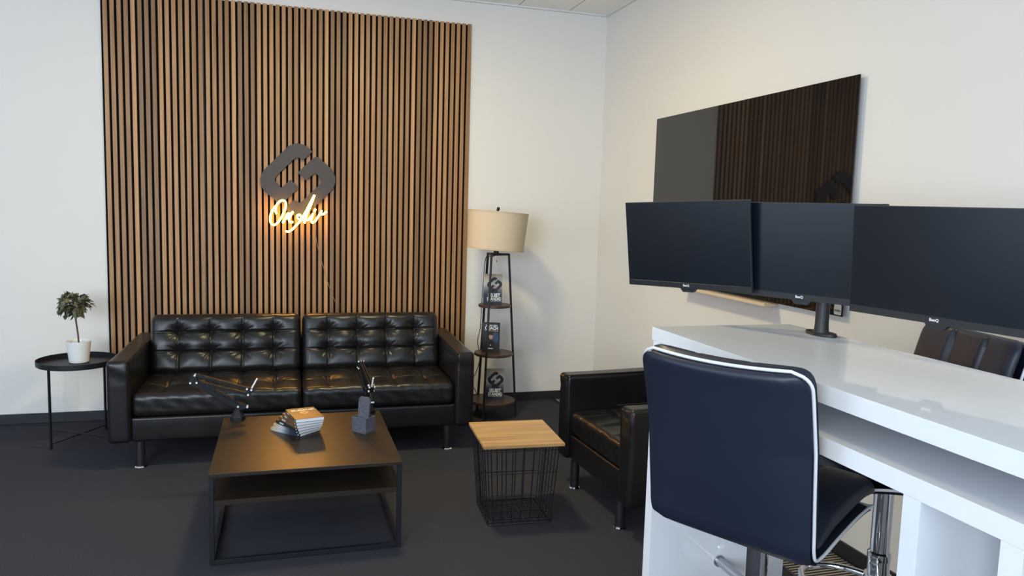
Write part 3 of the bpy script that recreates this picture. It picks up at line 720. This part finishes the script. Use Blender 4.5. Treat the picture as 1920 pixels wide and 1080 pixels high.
# standing books on the lamp shelves: spine at local -x, cover faces local -y
def standing_book(label, x, y, z, yaw, kind, w, h, th, lean=0.0):
    t = thing('book', label, 'book', (x, y, z), yaw, 'books standing on the lamp shelves')
    cm = M['cover_print'] if kind == 'print' else M['cover_black']
    b = BM(); box(b, -w / 2 + 0.002, w / 2 - 0.002, -th + 0.0015, -0.0015, 0.001, h - 0.002); obj('pages', b, M['pages'], t, False)
    b = BM(); box(b, -w / 2, w / 2, -th, -th + 0.0015, 0, h); box(b, -w / 2, w / 2, -0.0015, 0, 0, h); box(b, -w / 2, -w / 2 + 0.002, -th + 0.0015, -0.0015, 0, h)
    cv = obj('cover', b, cm, t, False); yf = -th - 0.0002
    F = lambda px, pz: basis((px, yf, pz), (1, 0, 0), (0, 0, 1), (0, -1, 0))
    def flat(poly, px, pz, lift=0.0): 
        b = BM(); prism(b, poly, (px, yf - lift, pz), (1, 0, 0), (0, 0, 1), (0, -0.0002, 0)); return b
    def ell(rx, rz, n=20): return [(rx * math.cos(2 * PI * k / n), rz * math.sin(2 * PI * k / n)) for k in range(n)]
    if kind == 'print':
        b = BM(); sc = 0.23 * w / 0.14
        for h2 in HALF: prism(b, [(p[0] * sc, p[1] * sc) for p in h2], (0.012, yf, h * 0.655), (1, 0, 0), (0, 0, 1), (0, -0.0002, 0))
        obj('emblem_print', b, M['print_black'], cv, False)
        obj('figure_print', flat([(-0.026, 0), (0.026, 0), (0.022, 0.020), (0.009, 0.031), (-0.009, 0.031), (-0.022, 0.020)], 0.010, h * 0.385, 0.0003), M['print_black'], cv, False)
        obj('face_print', flat(ell(0.0075, 0.010), 0.010, h * 0.385 + 0.036, 0.0003), M['skin'], cv, False)
        b = BM(); merge(b, text_bm('SELBST', 0.032, 0.0011, 0.0001), F(0.010, h * 0.30), 0, 0.86); merge(b, text_bm('STÄNDIG', 0.032, 0.0011, 0.0001), F(0.010, h * 0.175), 0, 0.72)
        box(b, -0.04, 0.058, yf - 0.0002, yf, h * 0.095, h * 0.102)
        obj('title_print', b, M['print_white'], cv, False)
    else:
        b = BM(); merge(b, text_bm('ICH BIN KEIN', 0.016, 0.0005, 0.0001), F(0.004, h * 0.90), 0, 0.86); merge(b, text_bm('COACH', 0.030, 0.0012, 0.0001), F(0.004, h * 0.81), 0, 0.86)
        box(b, -0.045, -0.010, yf - 0.0002, yf, h * 0.738, h * 0.748)
        obj('title_print', b, M['print_white'], cv, False)
        obj('rule_print', flat([(-0.035, 0), (0.048, 0), (0.048, 0.004), (-0.035, 0.004)], 0.004, h * 0.715), M['print_tan'], cv, False)
        obj('backdrop_print', flat(ell(0.026, 0.042), 0.030, h * 0.47), M['print_blue'], cv, False)
        obj('shirt_print', flat([(-0.048, 0), (0.044, 0), (0.044, 0.05), (0.032, 0.072), (0.012, 0.084), (-0.012, 0.084), (-0.034, 0.072), (-0.048, 0.05)], 0.0, h * 0.02, 0.0003), M['print_black'], cv, False)
        obj('face_print', flat(ell(0.0145, 0.019), 0.002, h * 0.525, 0.0003), M['skin'], cv, False)
        obj('hair_print', flat([(-0.0155, 0.0), (-0.014, 0.010), (-0.006, 0.016), (0.006, 0.016), (0.014, 0.010), (0.0155, 0.0), (0.010, 0.006), (-0.010, 0.006)], 0.002, h * 0.555, 0.0006), M['print_black'], cv, False)
        b = BM(); prism(b, [(-0.020, 0), (0.018, 0), (0.018, 0.006), (-0.020, 0.006)], (0, yf - 0.0005, h * 0.115), (1, 0, 0), (0, 0, 1), (0, -0.0002, 0)); prism(b, [(-0.003, 0), (0.003, 0), (0.003, 0.010), (-0.003, 0.010)], (0, yf - 0.0005, h * 0.22), (1, 0, 0), (0, 0, 1), (0, -0.0002, 0))
        obj('caption_print', b, M['print_white'], cv, False)
standing_book('gray and dark blue book standing on the top shelf of the floor lamp', -0.955, -0.390, 0.808, math.radians(-12), 'print', 0.130, 0.212, 0.020)
standing_book('black book with a portrait on the middle shelf of the floor lamp', -0.958, -0.395, 0.466, math.radians(-26), 'coach', 0.125, 0.212, 0.016)
standing_book('gray and dark blue book standing on the lowest shelf of the floor lamp', -0.930, -0.400, 0.126, math.radians(-16), 'print', 0.140, 0.220, 0.020)

# ------------------------------------------------------------------ glass board on the right wall, pen tray
gb = thing('glass_board', 'large black glossy glass board on the right wall', 'board', (-0.012, -1.865, 1.052))
b = BM(); box(b, -0.016, -0.011, -0.915, 0.915, 0, 1.036, 0.001, 2); obj('glass_panel', b, M['glassboard'], gb)
for yy in (-0.8, 0.8):
    for zz in (0.12, 0.92):
        b = BM(); box(b, -0.011, 0.0115, yy - 0.03, yy + 0.03, zz - 0.03, zz + 0.03); obj('mounting_pad', b, M['satin'], gb, False)
b = BM(); rr = 0.006; hw, hh = 0.023, 0.0145
pl = []
for sx, sy in ((1, 1), (-1, 1), (-1, -1), (1, -1)):
    for k in range(5):
        an = math.atan2(sy, sx) - PI / 4 + PI / 2 * k / 4; pl.append((sx * (hw - rr) + rr * math.cos(an), sy * (hw - rr) + rr * math.sin(an)))
prism(b, pl, (-0.0162, -0.885, 0.0285), (0, -1, 0), (0, 0, 1), (-0.0003, 0, 0)); lg = obj('logo_print', b, M['print_gray'], gb, False)
b = BM(); merge(b, text_bm('nobo', 0.018, 0.0004, 0.0001), basis((-0.0168, -0.885, 0.025), (0, -1, 0), (0, 0, 1), (-1, 0, 0))); obj('logo_lettering', b, M['print_black'], lg, False)
b = BM(); box(b, -0.085, -0.0005, -2.300, -1.42, 1.034, 1.046, 0.002, 2); box(b, -0.085, -0.079, -2.300, -1.42, 1.044, 1.050, 0.001, 1)
tag(obj('pen_tray', b, M['cream']), 'narrow cream pen tray under the black glass board', 'tray')

# ------------------------------------------------------------------ white bar table
TX0, TX1, TY0, TY1 = -1.107, -0.537, -4.78, -3.098
tb = thing('bar_table', 'tall white high-gloss bar table with a lower shelf and panel legs', 'bar table', (0, 0, 0))
G = M['gloss_white']
b = BM(); box(b, TX0, TX1, TY0, TY1, 1.032, 1.079, 0.0012, 2); obj('tabletop', b, G, tb)
b = BM(); box(b, TX0 + 0.001, TX1, TY0, TY1 - 0.052, 0.906, 0.952, 0.0012, 2); obj('shelf', b, G, tb)
b = BM(); box(b, TX1 - 0.018, TX1 - 0.001, TY0, TY1 - 0.052, 0.952, 1.032); obj('back_panel', b, G, tb, False)
for (ya, yb, zt) in ((-3.158, -3.110, 1.032), (-4.304, -4.258, 0.906), (-4.532, -4.486, 0.906), (TY0, TY0 + 0.046, 0.906)):
    b = BM(); box(b, TX0 + 0.001, TX1 - 0.001, ya, yb, 0, zt, 0.001, 2); obj('leg_panel', b, G, tb)
b = BM(); rod(b, (-0.82, -3.158, 0.208), (-0.82, -4.258, 0.208), 0.016, 20); fr = obj('foot_rail', b, M['satin'], tb)
b = BM(); tube(b, [(-0.82, -3.158, 0.208), (-0.82, -3.164, 0.208)], 0.022, 20); tube(b, [(-0.82, -4.258, 0.208), (-0.82, -4.252, 0.208)], 0.022, 20); obj('rail_flange', b, M['satin'], fr)
for xx in (-0.98, -0.68):
    b = BM(); tube(b, [(xx, -4.304, 0.858), (xx, -4.3052, 0.858)], 0.0125, 20); obj('screw_cap', b, G, tb)

# ------------------------------------------------------------------ monitors and their mount
def rotm(yaw, tilt, roll):
    u = Vector((math.cos(yaw), math.sin(yaw), 0)); n = Vector((math.sin(yaw), -math.cos(yaw), 0)); z = Vector((0, 0, 1))
    z2 = z * math.cos(tilt) - n * math.sin(tilt); n2 = n * math.cos(tilt) + z * math.sin(tilt)
    u3 = u * math.cos(roll) + z2 * math.sin(roll); z3 = -u * math.sin(roll) + z2 * math.cos(roll)
    return u3, z3, n2
MON = [((-0.937, -2.995, 1.364), (-1.118, -0.111, 0.034), 'black desktop monitor on the left, nearest the room corner'),
       ((-0.716, -3.368, 1.365), (-1.113, -0.076, 0.0), 'middle black desktop monitor directly in front of the pole'),
       ((-0.634, -3.841, 1.357), (-1.352, -0.055, -0.007), 'black desktop monitor on the right, in front of the rear stool')]
mw, mh = 0.540, 0.325
backs = []
def monitor_parts(t):
    b = BM(); box(b, -mw / 2, mw / 2, 0.0, 0.012, -mh / 2, mh / 2, 0.002, 2)
    box(b, -0.13, 0.13, 0.012, 0.034, -0.10, 0.10, 0.006, 2)
    obj('housing', b, M['plastic'], t)
    b = BM(); box(b, -mw / 2 + 0.003, mw / 2 - 0.003, -0.0008, 0.0, -mh / 2 + 0.022, mh / 2 - 0.003); obj('screen', b, M['screen'], t, False)
    b = BM(); box(b, -mw / 2 + 0.001, mw / 2 - 0.001, -0.0016, 0.0, -mh / 2 + 0.0005, -mh / 2 + 0.0215, 0.0005, 1); ch = obj('chin_bezel', b, M['plastic'], t, False)
    b = BM(); merge(b, text_bm('BenQ', 0.0115, 0.0003, 0.0001), basis((0, -0.0018, -mh / 2 + 0.0115), (1, 0, 0), (0, 0, 1), (0, -1, 0))); obj('logo_lettering', b, M['print_white'], ch, False)
    b = BM(); prism(b, [(-0.034, 0), (0.034, 0), (0.022, -0.014), (-0.022, -0.014)], (0.004, 0.002, -mh / 2), (1, 0, 0), (0, 0, 1), (0, 0.018, 0)); obj('sensor_bump', b, M['plastic'], t, False)
for c, r, lb in MON:
    u, z, n = rotm(*r); t = thing('computer_monitor', lb, 'monitor', c, 0, 'monitors over the bar table')
    t.matrix_world = basis(c, u, -n, z); monitor_parts(t); backs.append((Vector(c) - n * 0.0345, -n))
PO = Vector((-0.588, -3.338, 1.0792))
mm = thing('monitor_mount', 'black pole stand holding the three monitors on the bar table', 'monitor stand', PO)
b = BM(); pl = [(0.036 * math.cos(a) * (1 if abs(math.sin(a)) < .8 else 1), 0.068 * math.sin(a)) for a in [2 * PI * k / 28 for k in range(28)]]
prism(b, pl, (0, 0, 0), (1, 0, 0), (0, 1, 0), (0, 0, 0.010), 0, 0.002); obj('base_plate', b, M['plastic'], mm)
b = BM(); lathe(b, [(0.0, 0.010), (0.026, 0.010), (0.024, 0.02), (0.0225, 0.04), (0.0225, 0.37), (0.020, 0.375), (0.0, 0.375)], 28); obj('pole', b, M['plastic'], mm)
hub = Vector((0, 0, 0.285))
for k, (bc, bn) in enumerate(backs):
    e = bc - PO; b = BM(); up = (0, 0, 1)
    st0 = hub + Vector((0, 0, (k - 1) * 0.028))
    p1 = e + bn * 0.030
    if k == 1:
        bar(b, st0, p1, 0.03, 0.026); bar(b, p1, e + bn * 0.012, 0.03, 0.03)
    else:
        mid = (st0 + p1) * 0.5 + Vector((0.055, 0, 0))
        bar(b, st0, mid, 0.024, 0.026); bar(b, mid, p1, 0.024, 0.026); rod(b, mid + Vector((0, 0, -0.022)), mid + Vector((0, 0, 0.022)), 0.018, 14)
    uu = bn.cross(Vector((0, 0, 1))).normalized(); vv = uu.cross(bn).normalized()
    prism(b, [(-0.05, -0.05), (0.05, -0.05), (0.05, 0.05), (-0.05, 0.05)], e + bn * 0.0005, uu, vv, bn * 0.006)
    rod(b, e + bn * 0.005, p1, 0.015, 12)
    obj('arm', b, M['plastic'], mm, False)
b = BM()
lathe(b, [(0.022, 0.24), (0.030, 0.243), (0.030, 0.327), (0.022, 0.33)], 24); obj('collar', b, M['plastic'], mm)

# ------------------------------------------------------------------ bar stools
def make_stool(label, loc, rotz):
    """seat faces local +x; swept seat-and-back pad with white piping, chrome column and disc"""
    t = thing('bar_stool', label, 'bar stool', loc, rotz, 'bar stools at the white table')
    W = 0.450
    prof = smooth_path([(0.240, 0.676), (0.19, 0.694), (0.09, 0.690), (-0.03, 0.672), (-0.125, 0.655), (-0.172, 0.656), (-0.193, 0.680), (-0.207, 0.735), (-0.230, 0.83), (-0.257, 0.945), (-0.284, 1.05), (-0.306, 1.120)], 9)
    prof = [Vector((p[0], 0, p[1])) if len(p) == 2 else p for p in prof]
    n = len(prof); S = [0.0]
    for i in range(1, n): S.append(S[-1] + (prof[i] - prof[i - 1]).length)
    T = S[-1]; rc = 0.045
    tang = [(prof[min(i + 1, n - 1)] - prof[max(i - 1, 0)]).normalized() for i in range(n)]
    nor = [Vector((tg.z, 0, -tg.x)) * 1.0 for tg in tang]       # towards the sitter
    def halfw(s):
        q = min(s, T - s)
        if q >= rc: return W / 2
        return W / 2 - rc + math.sqrt(max(0, rc * rc - (rc - q) ** 2))
    def curve(s, v):      # the back wraps slightly forward at its sides
        f = max(0.0, min(1.0, (s - 0.47 * T) / (0.3 * T))); return 0.030 * f * (2 * v / W) ** 2
    def sheet(o1, o2, channels):
        b = BM(); rings = []; m = 80
        for i in range(n):
            hw = max(halfw(S[i]), 0.004); q = min(S[i], T - S[i]); k = math.sqrt(max(0.02, 1 - max(0, (0.018 - q) / 0.018) ** 2))
            rg = []
            for j in range(m):
                if j < 69: u, sgn = -1 + 2 * j / 68, 1
                else: u, sgn = 1 - 2 * (j - 68) / 12, -1
                v = hw * u; w = sgn * max(0.0, 1 - abs(u) ** 8) ** 0.5
                of2 = o2 * (1 + 0.35 * max(0.0, min(1.0, (0.42 * T - S[i]) / (0.08 * T)))) if channels else o2
                off = (o1 + of2) / 2 + w * (of2 - o1) / 2 * k
                if channels and sgn > 0:
                    e = min(1, q / 0.05)
                    off -= 0.020 * e * (g(v - W / 6, 0.008) + g(v + W / 6, 0.008)) * w
                    off -= 0.008 * g(S[i] - 0.50 * T, 0.012) * w
                p = prof[i] + nor[i] * (off + curve(S[i], v)); p.y = v; rg.append(b.verts.new(p))
            rings.append(rg)
        for r0, r1 in zip(rings[:-1], rings[1:]):
            for j in range(m): b.faces.new((r0[j], r0[(j + 1) % m], r1[(j + 1) % m], r1[j]))
        b.faces.new(rings[0]); b.faces.new(rings[-1]); return b
    obj('seat_shell', sheet(-0.022, 0.0, False), M['vinyl'], t, True, 80)
    obj('seat_pad', sheet(0.002, 0.058, True), M['vinyl'], t, True, 80)
    loop = []
    for i in range(n):
        hw = halfw(S[i]) + 0.003
        if S[i] > 0.0: loop.append((i, -hw))
    pts = []
    def P(i, v): p = prof[i] + nor[i] * (0.002 + curve(S[i], v)); p.y = v; return p
    ends0 = [P(0, v) for v in [(-1 + 2 * k / 10) * halfw(S[1]) * 0.9 for k in range(11)]]
    ends1 = [P(n - 1, v) + tang[-1] * 0.003 for v in [(1 - 2 * k / 10) * halfw(S[-2]) * 0.9 for k in range(11)]]
    pts = ends0 + [P(i, halfw(S[i]) + 0.003) for i in range(1, n - 1)] + ends1 + [P(i, -halfw(S[i]) - 0.003) for i in range(n - 2, 0, -1)]
    b = BM(); tube(b, pts, 0.0042, 8, closed=True); obj('piping', b, M['piping'], t)
    C = M['chrome']
    b = BM(); lathe(b, [(0.0, 0.0), (0.195, 0.0), (0.195, 0.006), (0.15, 0.018), (0.05, 0.035), (0.036, 0.06), (0.035, 0.10), (0.0, 0.10)], 56); obj('base_disc', b, C, t)
    b = BM(); lathe(b, [(0.034, 0.09), (0.034, 0.375), (0.036, 0.380), (0.036, 0.40), (0.030, 0.405), (0.030, 0.618), (0.058, 0.622), (0.062, 0.630), (0.0, 0.630)], 32); obj('gas_column', b, C, t)
    b = BM(); box(b, -0.05, 0.05, -0.05, 0.05, 0.629, 0.648, 0.002, 1); obj('seat_plate', b, M['black_metal'], t)
    b = BM(); tube(b, smooth_path([(0.0, 0.036, 0.30), (0.06, 0.10, 0.298), (0.13, 0.135, 0.292), (0.20, 0.115, 0.285), (0.232, 0.0, 0.283), (0.20, -0.115, 0.285), (0.13, -0.135, 0.292), (0.06, -0.10, 0.298), (0.0, -0.036, 0.30)], 7), 0.0105, 12)
    tube(b, [(0, 0, 0.275), (0, 0, 0.325)], 0.042, 24)
    obj('footrest', b, C, t)
    b = BM(); tube(b, smooth_path([(0.02, -0.04, 0.626), (0.03, -0.13, 0.620), (0.035, -0.165, 0.612)], 4), 0.005, 8); obj('lift_lever', b, C, t)
    return t
make_stool('black bar stool in front of the white table, seen from behind', (-1.092, -3.759, 0.0005), math.radians(29))
make_stool('black bar stool on the far side of the white table, against the right wall', (-0.500, -3.583, 0.0025), math.radians(168))

# ------------------------------------------------------------------ floor grille along the right wall and loose cord
gr = thing('floor_grille', 'long floor convector grille of cross slats along the right wall', 'floor grille', (-0.175, -2.5, 0))
b = BM(); box(b, -0.16, 0.160, -2.48, 2.48, 0.0002, 0.0008); obj('recess', b, M['dark_gap'], gr, False)
b = BM(); box(b, -0.165, -0.150, -2.485, 2.485, 0.0003, 0.0024); box(b, 0.150, 0.162, -2.485, 2.485, 0.0003, 0.0024); box(b, -0.15, 0.15, 2.473, 2.485, 0.0003, 0.0024); box(b, -0.15, 0.15, -2.485, -2.473, 0.0003, 0.0024)
obj('frame', b, M['steel'], gr, False)
b = BM(); k = 0; y = -2.465
while y < 2.46:
    box(b, -0.148, 0.148, y, y + 0.009, 0.0008, 0.0022); y += 0.020
obj('slats', b, M['grille'], gr, False)
b = BM(); tube(b, smooth_path([(-0.42, -0.03, 0.005), (-0.36, -0.07, 0.006), (-0.33, -0.15, 0.0065), (-0.25, -0.20, 0.007), (-0.16, -0.21, 0.007)], 6), 0.0028, 6)
tag(obj('power_cord', b, M['black_cord']), 'thin black cord on the floor in the room corner behind the armchair', 'cord')
